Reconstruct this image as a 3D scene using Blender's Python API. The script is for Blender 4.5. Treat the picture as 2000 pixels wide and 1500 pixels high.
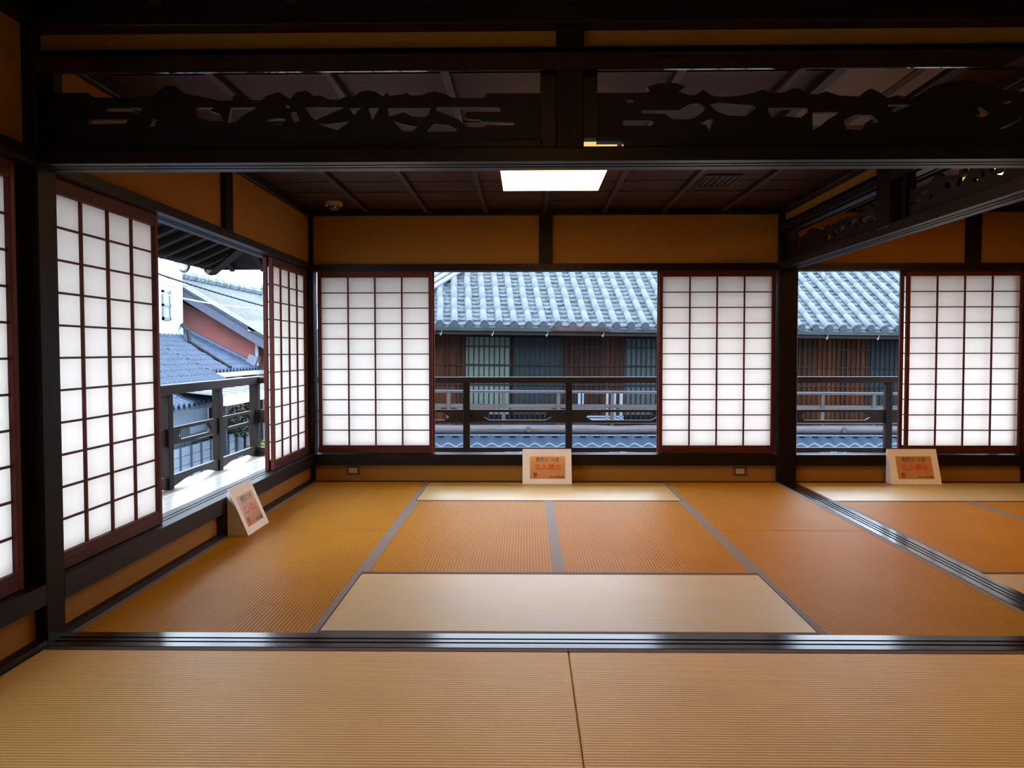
import bpy, bmesh, math, random
from mathutils import Vector, Matrix
from mathutils.geometry import tessellate_polygon

for o in list(bpy.data.objects):
    bpy.data.objects.remove(o, do_unlink=True)
S = bpy.context.scene
COL = S.collection
R = random.Random(7)

# ------------------------------------------------------------------ camera
FPX, YAW, PITCH, ROLL = 1676.93, .0177, .0385, .0014     # focal length in px of a 2000 px wide frame
CAM = Vector((1.7623, -3.2429, 1.0826))
cd = bpy.data.cameras.new('camera'); cam = bpy.data.objects.new('camera', cd); COL.objects.link(cam)
cd.sensor_fit = 'HORIZONTAL'; cd.sensor_width = 36.0; cd.lens = 36.0*FPX/2000.0
cd.clip_start = .05; cd.clip_end = 500
_r = Vector((math.cos(YAW), math.sin(YAW), 0)); _f = Vector((-math.sin(YAW), math.cos(YAW), 0)); _z = Vector((0, 0, 1))
FWD = _f*math.cos(PITCH) - _z*math.sin(PITCH); UPV = _f*math.sin(PITCH) + _z*math.cos(PITCH)
_c, _s = math.cos(-ROLL), math.sin(-ROLL)
RX = _r*_c + UPV*_s; UX = -_r*_s + UPV*_c
M = Matrix((RX, UX, -FWD)).transposed().to_4x4(); M.translation = CAM
cam.matrix_world = M
S.camera = cam

# ------------------------------------------------------------------ sky, exposure
S.view_settings.view_transform = 'Standard'; S.view_settings.look = 'None'
S.view_settings.gamma = 1.0; S.view_settings.use_curve_mapping = False
S.view_settings.exposure = 0.0
W = bpy.data.worlds.new('overcast sky'); S.world = W; W.use_nodes = True
wn = W.node_tree; wn.nodes.clear()
wo = wn.nodes.new('ShaderNodeOutputWorld'); wb = wn.nodes.new('ShaderNodeBackground')
wt = wn.nodes.new('ShaderNodeTexCoord'); wsx = wn.nodes.new('ShaderNodeSeparateXYZ')
wr = wn.nodes.new('ShaderNodeValToRGB')
wr.color_ramp.elements[0].position = 0.0; wr.color_ramp.elements[0].color = (.70, .84, 1.0, 1)
wr.color_ramp.elements[1].position = 1.0; wr.color_ramp.elements[1].color = (.88, 1.03, 1.25, 1)
wn.links.new(wt.outputs['Generated'], wsx.inputs[0]); wn.links.new(wsx.outputs['Z'], wr.inputs[0])
wn.links.new(wr.outputs[0], wb.inputs[0]); wb.inputs[1].default_value = 9.8
wn.links.new(wb.outputs[0], wo.inputs[0])

# ------------------------------------------------------------------ helpers
class MB:
    """collects boxes, prisms and tubes; build() links them as ONE mesh object"""
    def __init__(s): s.v = []; s.f = []
    def box(s, x0, y0, z0, x1, y1, z1):
        b = len(s.v)
        s.v += [(x0,y0,z0),(x1,y0,z0),(x1,y1,z0),(x0,y1,z0),(x0,y0,z1),(x1,y0,z1),(x1,y1,z1),(x0,y1,z1)]
        s.f += [tuple(b+i for i in q) for q in ((0,3,2,1),(4,5,6,7),(0,1,5,4),(1,2,6,5),(2,3,7,6),(3,0,4,7))]
        return s
    def quad(s, *p):
        b = len(s.v); s.v += [tuple(q) for q in p]; s.f.append(tuple(range(b, b+len(p)))); return s
    def hexa(s, p):                    # eight corners, bottom four then top four
        b = len(s.v); s.v += [tuple(q) for q in p]
        s.f += [tuple(b+i for i in q) for q in ((0,3,2,1),(4,5,6,7),(0,1,5,4),(1,2,6,5),(2,3,7,6),(3,0,4,7))]; return s
    def bar(s, a, b, w, h):            # rectangular bar between two points
        a = Vector(a); b = Vector(b); d = (b-a).normalized()
        u = d.cross(Vector((0,0,1)));
        if u.length < 1e-4: u = Vector((1,0,0))
        u.normalize(); n = u.cross(d)
        u = u*(w/2); n = n*(h/2)
        return s.hexa([a-u-n, a+u-n, b+u-n, b-u-n, a-u+n, a+u+n, b+u+n, b-u+n])
    def tube(s, pts, r, n=8, cap=True):
        pts = [Vector(p) for p in pts]; rings = []
        for i, p in enumerate(pts):
            d = (pts[min(i+1, len(pts)-1)] - pts[max(i-1, 0)]).normalized()
            u = d.cross(Vector((0,0,1)))
            if u.length < 1e-3: u = d.cross(Vector((1,0,0)))
            u.normalize(); w = d.cross(u)
            rr = r[i] if isinstance(r, (list, tuple)) else r
            b = len(s.v)
            s.v += [tuple(p + (u*math.cos(t) + w*math.sin(t))*rr) for t in [2*math.pi*k/n for k in range(n)]]
            rings.append(b)
        for a, b in zip(rings, rings[1:]):
            for k in range(n): s.f.append((a+k, a+(k+1)%n, b+(k+1)%n, b+k))
        if cap:
            s.f.append(tuple(reversed(range(rings[0], rings[0]+n)))); s.f.append(tuple(range(rings[-1], rings[-1]+n)))
        return s
    def prism(s, outer, holes, t0, t1, fn):
        """flat board cut to an outline with holes; fn(u, v, t) gives the 3-D point"""
        loops = [outer] + list(holes)
        tri = tessellate_polygon([[Vector((p[0], p[1], 0)) for p in l] for l in loops])
        flat = [p for l in loops for p in l]
        b = len(s.v); n = len(flat)
        s.v += [tuple(fn(p[0], p[1], t0)) for p in flat] + [tuple(fn(p[0], p[1], t1)) for p in flat]
        for t in tri:
            s.f.append((b+t[0], b+t[1], b+t[2])); s.f.append((b+n+t[2], b+n+t[1], b+n+t[0]))
        k = b
        for l in loops:
            m = len(l)
            for i in range(m):
                j = (i+1) % m; s.f.append((k+i, k+j, k+j+n, k+i+n))
            k += m
        return s
    def mesh(s, name):
        me = bpy.data.meshes.new(name); me.from_pydata(s.v, [], s.f); me.update()
        bm = bmesh.new(); bm.from_mesh(me); bmesh.ops.recalc_face_normals(bm, faces=bm.faces); bm.to_mesh(me); bm.free()
        return me
    def build(s, name, m, parent=None, smooth=False, bevel=0):
        me = s.mesh(name); return link(name, me, m, parent, smooth, bevel)

def link(name, me, m, parent=None, smooth=False, bevel=0, loc=None):
    if m is not None and not me.materials: me.materials.append(m)
    o = bpy.data.objects.new(name, me); COL.objects.link(o)
    if parent is not None: o.parent = parent
    if loc is not None: o.location = loc
    if smooth:
        for p in me.polygons: p.use_smooth = True
    if bevel:
        b = o.modifiers.new('bevel', 'BEVEL'); b.width = bevel; b.segments = 1; b.limit_method = 'ANGLE'
    return o

def box(name, m, x0, y0, z0, x1, y1, z1, parent=None, bevel=0):
    return MB().box(min(x0,x1), min(y0,y1), min(z0,z1), max(x0,x1), max(y0,y1), max(z0,z1)).build(name, m, parent, bevel=bevel)

def empty(name, loc=(0,0,0), rz=0, parent=None):
    o = bpy.data.objects.new(name, None); COL.objects.link(o); o.location = loc; o.rotation_euler = (0,0,rz)
    o.empty_display_size = .1
    if parent is not None: o.parent = parent
    return o
def tag(o, label, cat, group=None):
    o['label'] = label; o['category'] = cat
    if group: o['group'] = group
    return o
def struct(o): o['kind'] = 'structure'; return o
def stuff(o): o['kind'] = 'stuff'; return o
def copy_tree(o, parent=None):
    c = o.copy(); COL.objects.link(c); c.parent = parent
    for ch in list(o.children): copy_tree(ch, c)
    return c

def ray(u, v):
    return (FWD + RX*((u-1000)/FPX) + UX*((750-v)/FPX))
def aty(u, v, Y): d = ray(u, v); return CAM + d*((Y-CAM.y)/d.y)
def atx(u, v, X): d = ray(u, v); return CAM + d*((X-CAM.x)/d.x)
def atz(u, v, Z): d = ray(u, v); return CAM + d*((Z-CAM.z)/d.z)

# ------------------------------------------------------------------ materials
def nodes(name):
    m = bpy.data.materials.new(name); m.use_nodes = True
    nt = m.node_tree; return m, nt, nt.nodes['Principled BSDF']
def mat(name, c, rough=.5, var=.0, scale=(8,8,8), bump=0, spec=.12, coat=0, metal=0, detail=3, c2=None):
    m, nt, b = nodes(name)
    b.inputs['Roughness'].default_value = rough; b.inputs['Specular IOR Level'].default_value = spec
    b.inputs['Metallic'].default_value = metal
    if coat: b.inputs['Coat Weight'].default_value = coat; b.inputs['Coat Roughness'].default_value = .12
    b.inputs['Base Color'].default_value = (*c, 1)
    if var or bump or c2:
        tc = nt.nodes.new('ShaderNodeTexCoord'); mp = nt.nodes.new('ShaderNodeMapping'); mp.inputs['Scale'].default_value = scale
        nz = nt.nodes.new('ShaderNodeTexNoise'); nz.inputs['Scale'].default_value = 1; nz.inputs['Detail'].default_value = detail
        nt.links.new(tc.outputs['Object'], mp.inputs[0]); nt.links.new(mp.outputs[0], nz.inputs[0])
        if var or c2:
            rp = nt.nodes.new('ShaderNodeValToRGB'); e = rp.color_ramp.elements
            e[0].position = .3; e[1].position = .7
            lo = [x*(1-var) for x in c]; hi = [min(1, x*(1+var)) for x in c] if c2 is None else c2
            if c2 is not None: lo = c
            e[0].color = (*lo, 1); e[1].color = (*hi, 1)
            nt.links.new(nz.outputs[0], rp.inputs[0]); nt.links.new(rp.outputs[0], b.inputs['Base Color'])
        if bump:
            bp = nt.nodes.new('ShaderNodeBump'); bp.inputs['Strength'].default_value = bump; bp.inputs['Distance'].default_value = .01
            nt.links.new(nz.outputs[0], bp.inputs['Height']); nt.links.new(bp.outputs[0], b.inputs['Normal'])
    return m
def wood(name, c, rough, axis, var=.35, spec=.2, bump=.08):
    sc = [60, 60, 60]; sc['xyz'.index(axis)] = 2.5
    return mat(name, c, rough, var, tuple(sc), bump, spec)
def emit(name, c, k):
    m, nt, b = nodes(name)
    b.inputs['Base Color'].default_value = (.8,.8,.8,1)
    b.inputs['Emission Color'].default_value = (*c, 1); b.inputs['Emission Strength'].default_value = k
    return m
DK = (.010, .0052, .0034)
WX = wood('dark_beam_x', DK, .4, 'x', spec=.14); WY = wood('dark_beam_y', (.012,.007,.006), .45, 'y', spec=.15); WZ = wood('dark_post', DK, .45, 'z', spec=.09)
TX = wood('polished_track_x', (.020,.012,.010), .19, 'x', bump=.01, spec=.16); TY = wood('polished_track_y', (.020,.012,.010), .16, 'y', bump=.004, spec=.5)
LX = wood('polished_frame', (.02,.012,.009), .05, 'x', var=.1, bump=.004, spec=.5)
RANMA = mat('carved_wood', (.009,.0045,.003), .55, .3, (30,30,30), .1, spec=.2)
SHZ = wood('screen_wood_upright', (.085,.016,.008), .5, 'z', spec=.15); SHX = wood('screen_wood_cross', (.070,.014,.007), .5, 'x', spec=.15)
CEIL = wood('ceiling_board', (.036,.0115,.0045), .55, 'x', var=.35, spec=.1)
CEILB = wood('ceiling_batten', (.030,.014,.009), .5, 'y', spec=.15)
PLASTER = mat('ochre_plaster', (.27,.120,.018), .9, .06, (40,40,40), .15, spec=.2)
RAILX = wood('weathered_rail_x', (.018,.009,.006), .5, 'x', var=.3, spec=.2); RAILY = wood('weathered_rail_y', (.020,.012,.009), .5, 'y', var=.3, spec=.2); RAILZ = wood('weathered_rail_post', (.013,.0065,.0045), .6, 'z', var=.3, spec=.15)
DECKY = wood('deck_board_y', (.55,.50,.46), .26, 'y', var=.12, bump=.02, spec=.9); DECKX = wood('deck_board_x', (.55,.50,.46), .26, 'x', var=.12, bump=.02, spec=.9)
EAVE = wood('eave_board', (.022,.015,.012), .8, 'x', spec=.2); WHITE = mat('white_board', (.78,.74,.70), .6, .02)

def paper_mat():
    m, nt, b = nodes('shoji_paper')
    nt.nodes.remove(b); out = nt.nodes['Material Output']
    tr = nt.nodes.new('ShaderNodeBsdfTranslucent'); df = nt.nodes.new('ShaderNodeBsdfDiffuse'); mx = nt.nodes.new('ShaderNodeMixShader')
    tr.inputs[0].default_value = (.97,.95,.92,1); df.inputs[0].default_value = (.95,.93,.89,1); mx.inputs[0].default_value = .32
    tc = nt.nodes.new('ShaderNodeTexCoord'); nz = nt.nodes.new('ShaderNodeTexNoise'); nz.inputs['Scale'].default_value = 25; nz.inputs['Detail'].default_value = 5
    rp = nt.nodes.new('ShaderNodeValToRGB'); rp.color_ramp.elements[0].color = (.95,.90,.85,1); rp.color_ramp.elements[1].color = (.98,.94,.895,1)
    nt.links.new(tc.outputs['Object'], nz.inputs[0]); nt.links.new(nz.outputs[0], rp.inputs[0]); nt.links.new(rp.outputs[0], tr.inputs[0])
    nt.links.new(tr.outputs[0], mx.inputs[1]); nt.links.new(df.outputs[0], mx.inputs[2]); nt.links.new(mx.outputs[0], out.inputs[0])
    return m
PAPER = paper_mat()

def tatami_mat(name, c, along, pitch=.0159, aniso=.6, rough=.42, spec=.3, tint=(1,1,1), ribs=.45):
    """woven rush: ribs that run along x or y, fibres crossing them"""
    m, nt, b = nodes(name)
    tc = nt.nodes.new('ShaderNodeTexCoord'); sp = nt.nodes.new('ShaderNodeSeparateXYZ')
    nt.links.new(tc.outputs['Object'], sp.inputs[0])
    ax = 'Y' if along == 'x' else 'X'; ay = 'X' if along == 'x' else 'Y'
    def math_(op, a, bb=None):
        n = nt.nodes.new('ShaderNodeMath'); n.operation = op
        for i, v in enumerate((a, bb)):
            if v is None: continue
            if isinstance(v, (int, float)): n.inputs[i].default_value = v
            else: nt.links.new(v, n.inputs[i])
        return n.outputs[0]
    ph = math_('MULTIPLY', sp.outputs[ax], 2*math.pi/pitch); w = math_('SINE', ph)
    h = math_('ADD', math_('MULTIPLY', w, .5), .5)
    mp = nt.nodes.new('ShaderNodeMapping'); mp.inputs['Scale'].default_value = (300, 90, 1) if along == 'x' else (90, 300, 1)
    nz = nt.nodes.new('ShaderNodeTexNoise'); nz.inputs['Scale'].default_value = 1; nz.inputs['Detail'].default_value = 2
    nt.links.new(tc.outputs['Object'], mp.inputs[0]); nt.links.new(mp.outputs[0], nz.inputs[0])
    big = nt.nodes.new('ShaderNodeTexNoise'); big.inputs['Scale'].default_value = 3; big.inputs['Detail'].default_value = 3
    nt.links.new(tc.outputs['Object'], big.inputs[0])
    v = math_('ADD', math_('MULTIPLY', h, ribs), math_('ADD', math_('MULTIPLY', nz.outputs[0], .25), math_('MULTIPLY', big.outputs[0], .25)))
    rp = nt.nodes.new('ShaderNodeValToRGB'); e = rp.color_ramp.elements
    e[0].position = .15; e[0].color = (*[x*.62 for x in c], 1); e[1].position = .75; e[1].color = (*[min(1, x*1.25) for x in c], 1)
    nt.links.new(v, rp.inputs[0]); nt.links.new(rp.outputs[0], b.inputs['Base Color'])
    bp = nt.nodes.new('ShaderNodeBump'); bp.inputs['Strength'].default_value = .35; bp.inputs['Distance'].default_value = .002
    nt.links.new(h, bp.inputs['Height']); nt.links.new(bp.outputs[0], b.inputs['Normal'])
    b.inputs['Roughness'].default_value = rough; b.inputs['Specular IOR Level'].default_value = spec
    b.inputs['Anisotropic'].default_value = aniso; b.inputs['Specular Tint'].default_value = (*tint, 1)
    cx = nt.nodes.new('ShaderNodeCombineXYZ'); cx.inputs[0 if along == 'x' else 1].default_value = 1
    nt.links.new(cx.outputs[0], b.inputs['Tangent'])
    return m
T_SHEEN = tatami_mat('rush_crosswise_painted_sheen', (.54,.375,.12), 'x', rough=.36, spec=.40, tint=(1,.93,.84))  # crosswise rush sheen painted into a paler base colour
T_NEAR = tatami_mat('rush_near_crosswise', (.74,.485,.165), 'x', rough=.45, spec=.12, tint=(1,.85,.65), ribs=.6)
T_GOLD = tatami_mat('rush_golden_lengthwise', (.415,.190,.011), 'y', rough=.5, spec=.10, tint=(1,.75,.45), ribs=.5)  # same rush without the painted sheen, hence the deeper gold
HERI_Y = mat('cloth_edging_sheen_light', (.22,.185,.18), .6, .15, (200,200,200), .1)  # sheen of lengthwise edging painted in as a lighter tone
HERI_X = mat('cloth_edging_sheen_dark', (.10,.055,.05), .6, .15, (200,200,200), .1)  # same cloth, darker tone painted in where it shows no sheen
A_OUT= [(0.028, 2.029), (0.157, 2.028), (0.177, 2.012), (0.28, 2.009), (0.393, 2.014), (0.422, 2.036), (0.451, 2.054), (0.479, 2.05), (0.516, 2.022), (0.582, 2.009), (0.639, 1.997), (0.686, 1.993), (0.692, 2.016), (0.729, 2.015), (0.733, 1.993), (0.786, 1.989), (0.809, 2.011), (0.856, 2.027), (0.884, 2.011), (0.899, 2.001), (0.922, 2.025), (0.959, 2.031), (0.987, 2.01), (1.012, 2.012), (1.034, 2.0), (1.072, 1.991), (1.102, 2.009), (1.128, 2.005), (1.156, 2.025), (1.184, 2.031), (1.213, 2.025), (1.237, 2.008), (1.254, 2.023), (1.263, 2.01), (1.315, 2.015), (1.325, 2.021), (1.34, 2.01), (1.383, 2.011), (1.4, 2.02), (1.428, 2.024), (1.469, 2.014), (1.493, 2.001), (1.603, 1.999), (1.618, 2.017), (1.823, 2.016), (1.823, 1.831), (0.024, 1.841)]
A_HOLES= [[(0.222, 1.972), (0.34, 1.973), (0.36, 1.97), (0.339, 1.953), (0.32, 1.959), (0.222, 1.959)], [(0.159, 1.932), (0.305, 1.931), (0.293, 1.916), (0.158, 1.915)], [(0.394, 1.938), (0.413, 1.926), (0.401, 1.906), (0.376, 1.901), (0.39, 1.921)], [(0.327, 1.916), (0.346, 1.916), (0.338, 1.912)], [(0.553, 1.972), (0.619, 1.972), (0.604, 1.961), (0.642, 1.949), (0.653, 1.923), (0.6, 1.923), (0.558, 1.935)], [(0.68, 1.971), (0.78, 1.972), (0.732, 1.945), (0.698, 1.919), (0.671, 1.914)], [(0.813, 1.926), (0.86, 1.933), (0.883, 1.927), (0.864, 1.907), (0.836, 1.909)], [(0.898, 1.951), (0.921, 1.955), (0.935, 1.921), (0.911, 1.912)], [(0.876, 1.983), (0.895, 1.977), (0.898, 1.966), (0.88, 1.972)], [(0.953, 1.971), (1.103, 1.97), (1.052, 1.95), (0.99, 1.923), (0.973, 1.94)], [(0.99, 1.914), (1.033, 1.91), (1.116, 1.919), (1.072, 1.887), (1.033, 1.899)], [(1.116, 1.967), (1.16, 1.966), (1.131, 1.942)], [(1.184, 1.966), (1.225, 1.966), (1.199, 1.922)], [(1.253, 1.966), (1.411, 1.965), (1.405, 1.941), (1.39, 1.932), (1.341, 1.936), (1.315, 1.951), (1.281, 1.94), (1.261, 1.936)], [(1.274, 1.921), (1.305, 1.91), (1.365, 1.897), (1.345, 1.882), (1.311, 1.882)], [(1.397, 1.88), (1.425, 1.909), (1.48, 1.902), (1.509, 1.887), (1.502, 1.879)], [(1.433, 1.968), (1.659, 1.967), (1.669, 1.959), (1.663, 1.95), (1.543, 1.951), (1.534, 1.934), (1.543, 1.925), (1.588, 1.923), (1.603, 1.916), (1.711, 1.913), (1.719, 1.907), (1.711, 1.902), (1.618, 1.903), (1.603, 1.895), (1.549, 1.896), (1.51, 1.924), (1.455, 1.948), (1.433, 1.955)]]
B_OUT= [(2.009, 2.016), (2.195, 2.015), (2.206, 2.022), (2.195, 2.035), (2.237, 2.048), (2.302, 2.049), (2.334, 2.036), (2.31, 2.018), (2.349, 2.005), (2.371, 2.006), (2.398, 2.023), (2.432, 2.002), (2.46, 1.999), (2.524, 2.0), (2.58, 2.012), (2.611, 2.023), (2.65, 2.01), (2.69, 2.013), (2.718, 2.026), (2.742, 2.028), (2.773, 2.009), (2.805, 2.004), (2.841, 2.016), (2.884, 2.001), (2.957, 1.997), (2.985, 2.019), (3.003, 2.024), (3.031, 2.011), (3.058, 1.991), (3.095, 2.0), (3.141, 1.99), (3.168, 1.999), (3.223, 2.032), (3.296, 2.05), (3.369, 2.049), (3.433, 2.021), (3.494, 2.014), (3.552, 2.01), (3.662, 2.003), (3.808, 2.004), (3.812, 1.829), (2.01, 1.839)]
B_HOLES= [[(2.123, 1.99), (2.147, 1.99), (2.147, 1.979), (2.123, 1.979)], [(2.177, 1.953), (2.312, 1.952), (2.349, 1.972), (2.38, 1.977), (2.406, 1.96), (2.399, 1.946), (2.368, 1.924), (2.331, 1.913), (2.288, 1.919), (2.262, 1.939), (2.177, 1.94)], [(2.114, 1.916), (2.21, 1.916), (2.221, 1.906), (2.21, 1.897), (2.114, 1.898), (2.108, 1.907)], [(2.423, 1.971), (2.451, 1.977), (2.58, 1.967), (2.589, 1.957), (2.553, 1.928), (2.488, 1.932), (2.451, 1.944)], [(2.388, 1.903), (2.414, 1.916), (2.438, 1.92), (2.429, 1.898), (2.422, 1.879), (2.41, 1.898)], [(2.63, 1.957), (2.774, 1.958), (2.774, 1.94), (2.75, 1.923), (2.691, 1.927), (2.645, 1.924)], [(2.792, 1.941), (2.894, 1.943), (2.848, 1.915), (2.821, 1.892), (2.793, 1.875)], [(2.903, 1.913), (2.945, 1.931), (3.004, 1.931), (3.032, 1.905), (2.986, 1.893), (2.968, 1.876), (2.913, 1.88)], [(3.059, 1.967), (3.16, 1.967), (3.118, 1.954), (3.081, 1.938)], [(3.378, 1.954), (3.391, 1.958), (3.413, 1.941), (3.433, 1.936), (3.399, 1.919), (3.377, 1.925), (3.393, 1.932)], [(3.469, 1.968), (3.487, 1.979), (3.513, 1.981), (3.498, 1.968)], [(3.458, 1.879), (3.5, 1.9), (3.545, 1.922), (3.545, 1.915), (3.478, 1.875)], [(3.247, 1.889), (3.264, 1.889), (3.257, 1.884)], [(3.608, 1.956), (3.718, 1.956), (3.7, 1.928), (3.627, 1.923)]]
# ================================================================== THE ROOMS
PB = -.035                      # plaster sits this far behind the timber faces
D = 3.82
# ---- floor
fl = struct(box('floor', WX, -.16, -4.2, -.30, 5.95, 3.97, -.055))
box('rear_matting', T_NEAR, 0, -4.05, -.055, 3.82, -1.115, -.001, fl)

def tatami(x0, y0, x1, y1, m, along, label):
    """mat object local frame at its own corner; edging along the two long sides"""
    r = empty('tatami_mat', (x0, y0, 0))
    tag(r, label, 'tatami mat', 'rush mats laid over the floors')
    w, l = x1-x0, y1-y0; g = .0012
    MB().box(g, g, -.054, w-g, l-g, 0).build('rush_surface', m, r, bevel=.004)
    e = .03
    if along == 'x':
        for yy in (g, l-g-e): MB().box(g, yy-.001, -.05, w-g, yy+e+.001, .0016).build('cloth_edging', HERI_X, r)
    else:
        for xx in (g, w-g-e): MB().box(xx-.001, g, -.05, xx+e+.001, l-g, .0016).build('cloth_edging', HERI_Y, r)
    return r
X1, X2, Y1, Y2 = .953, 2.880, .917, 2.915
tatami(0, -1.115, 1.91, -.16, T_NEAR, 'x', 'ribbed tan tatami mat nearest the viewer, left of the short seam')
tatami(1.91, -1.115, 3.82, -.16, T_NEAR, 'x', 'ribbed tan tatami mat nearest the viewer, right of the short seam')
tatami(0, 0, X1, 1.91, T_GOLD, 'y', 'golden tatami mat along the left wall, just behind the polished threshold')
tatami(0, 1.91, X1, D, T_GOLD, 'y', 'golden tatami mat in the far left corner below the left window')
tatami(X1, 0, X2, Y1, T_SHEEN, 'x', 'large pale crosswise tatami mat in the middle, just behind the threshold')
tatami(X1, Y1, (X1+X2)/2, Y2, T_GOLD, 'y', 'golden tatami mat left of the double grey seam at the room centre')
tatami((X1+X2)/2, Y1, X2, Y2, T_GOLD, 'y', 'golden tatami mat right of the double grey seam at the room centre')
tatami(X1, Y2, X2, D, T_SHEEN, 'x', 'pale crosswise tatami mat at the far end, below the middle window')
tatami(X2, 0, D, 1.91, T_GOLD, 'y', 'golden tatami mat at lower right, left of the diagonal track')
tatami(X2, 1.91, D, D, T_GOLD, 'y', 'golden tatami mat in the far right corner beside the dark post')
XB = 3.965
tatami(XB, 0, XB+1.93, Y1+.03, T_SHEEN, 'x', 'pale tatami mat of the side room, cut off by the lower right edge')
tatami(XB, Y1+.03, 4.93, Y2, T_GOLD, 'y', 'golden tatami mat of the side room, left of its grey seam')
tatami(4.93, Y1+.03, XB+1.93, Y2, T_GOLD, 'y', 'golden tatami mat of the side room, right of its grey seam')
tatami(XB, Y2, XB+1.93, D, T_SHEEN, 'x', 'pale crosswise tatami mat below the side room window')

# ---- thresholds with two sliding grooves
def groove_x(name, m, x0, x1, y0, y1, z, parent=None, up=True, gs=None, h=.05, gd=.006):
    """bar along x whose top (or underside) carries grooves at relative positions gs"""
    mb = MB(); w = y1-y0
    gs = gs or ((.36,.045),(.56,.045))
    cuts = [0]
    for c, gw in gs: cuts += [c-gw/2, c+gw/2]
    cuts.append(1)
    for i in range(len(cuts)-1):
        a, b = y0+cuts[i]*w, y0+cuts[i+1]*w; g = gd if i % 2 else 0
        if up: mb.box(x0, a, z-h, x1, b, z-g)
        else: mb.box(x0, a, z+g, x1, b, z+h)
    return mb.build(name, m, parent)
def groove_y(name, m, y0, y1, x0, x1, z, parent=None, up=True, gs=None, h=.05, gd=.006):
    mb = MB(); w = x1-x0
    gs = gs or ((.36,.045),(.56,.045))
    cuts = [0]
    for c, gw in gs: cuts += [c-gw/2, c+gw/2]
    cuts.append(1)
    for i in range(len(cuts)-1):
        a, b = x0+cuts[i]*w, x0+cuts[i+1]*w; g = gd if i % 2 else 0
        if up: mb.box(a, y0, z-h, b, y1, z-g)
        else: mb.box(a, y0, z+g, b, y1, z+h)
    return mb.build(name, m, parent)
GW = ((.38,.09),(.62,.09))
o = struct(groove_x('trim_1', TX, .0, 6.0, -.158, -.002, .003, gs=((.33,.10),(.60,.10))))
o = struct(groove_y('trim_2', TY, .0, D, D+.002, XB-.002, .003, gs=((.30,.09),(.50,.09),(.70,.09))))

# ---- posts
def post(name, x0, y0, x1, y1, z0=-.1, z1=2.34, lab=None):
    o = struct(MB().box(x0, y0, z0, x1, y1, z1).build(name, WZ, bevel=.004)); return o
post('trim_3', -.135, -.158, 0, -.03)                       # post left of the threshold
post('trim_4', -.135, D, 0, 3.955)                          # far left corner post
post('trim_5', 3.813, D-.015, 3.968, 3.955)                 # post between the two far windows
post('trim_6', 5.815, D, 5.95, 3.955)                       # far right post
post('trim_7', 3.822, -.158, 3.968, -.002)                  # post at the right end of the lintel
post('trim_8', -.135, -4.15, 0, -4.05)

# ---- far wall (y = 3.82)
wb_ = struct(MB().box(-.003, D-PB, 1.78, 3.82, D+.10, 2.30).build('wall_back', PLASTER))
MB().box(3.965, D-PB, 1.78, 5.82, D+.10, 2.30).build('plaster_panel', PLASTER, wb_)
MB().box(-.003, D-PB, -.05, 3.82, D+.06, .16).build('plaster_panel', PLASTER, wb_)
MB().box(3.965, D-PB, -.05, 5.82, D+.06, .16).build('plaster_panel', PLASTER, wb_)
SG = ((.42,.10),(.62,.10))
groove_x('sill', WX, 0, 3.815, D, 3.975, .228, wb_, gs=SG, h=.09, gd=.003)
groove_x('sill', WX, 3.967, 5.816, D, 3.975, .226, wb_, gs=SG, h=.09, gd=.003)
groove_x('lintel_beam', WX, 0, 3.815, D+.002, 3.975, 1.742, wb_, up=False, gs=SG, h=.055, gd=.004)
groove_x('lintel_beam', WX, 3.967, 5.816, D+.002, 3.975, 1.738, wb_, up=False, gs=SG, h=.055, gd=.004)
box('short_strut', WZ, 1.860, D+.005, 1.79, 1.970, D+.09, 2.21, wb_, bevel=.003)
box('short_strut', WZ, 5.328, D+.005, 1.79, 5.450, D+.09, 2.21, wb_, bevel=.003)
box('cornice', WX, 0, D-.02, 2.193, 3.815, D+.09, 2.25, wb_, bevel=.003)
box('cornice', WX, 3.967, D-.02, 2.205, 5.816, D+.09, 2.25, wb_, bevel=.003)
box('floor_batten', WX, 0, D-.004, -.02, 3.815, D+.04, .004, wb_); box('floor_batten', WX, 3.967, D-.004, -.02, 5.816, D+.04, .004, wb_)
# carved knob ornaments above the lintel
MB().tube([(1.915, D-.012, 1.765), (1.915, D+.01, 1.765)], .012, 10).build('nail_cover', RANMA, wb_)

# ---- left wall (x = 0), far room
wl = struct(MB().box(PB-.06, -.03, 1.78, PB, D, 2.30).build('wall_left', PLASTER))
MB().box(PB-.04, -.03, -.05, PB, D, .16).build('plaster_panel', PLASTER, wl)
groove_y('sill', WY, -.03, D, 0.0, -.155, .230, wl, gs=SG, h=.09, gd=.003)
groove_y('lintel_beam', WY, -.03, D, -.002, -.155, 1.753, wl, up=False, gs=SG, h=.045, gd=.006)
box('short_strut', WZ, -.10, 1.80, 1.79, -.006, 1.935, 2.21, wl, bevel=.003)
box('stud', WY, -.06, 1.66, -.02, -.028, 1.74, .15, wl)
box('cornice', WY, -.10, 0, 2.182, -.0, D, 2.25, wl, bevel=.003)
box('floor_batten', WY, -.06, -.03, -.03, -.001, D, .024, wl)
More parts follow.
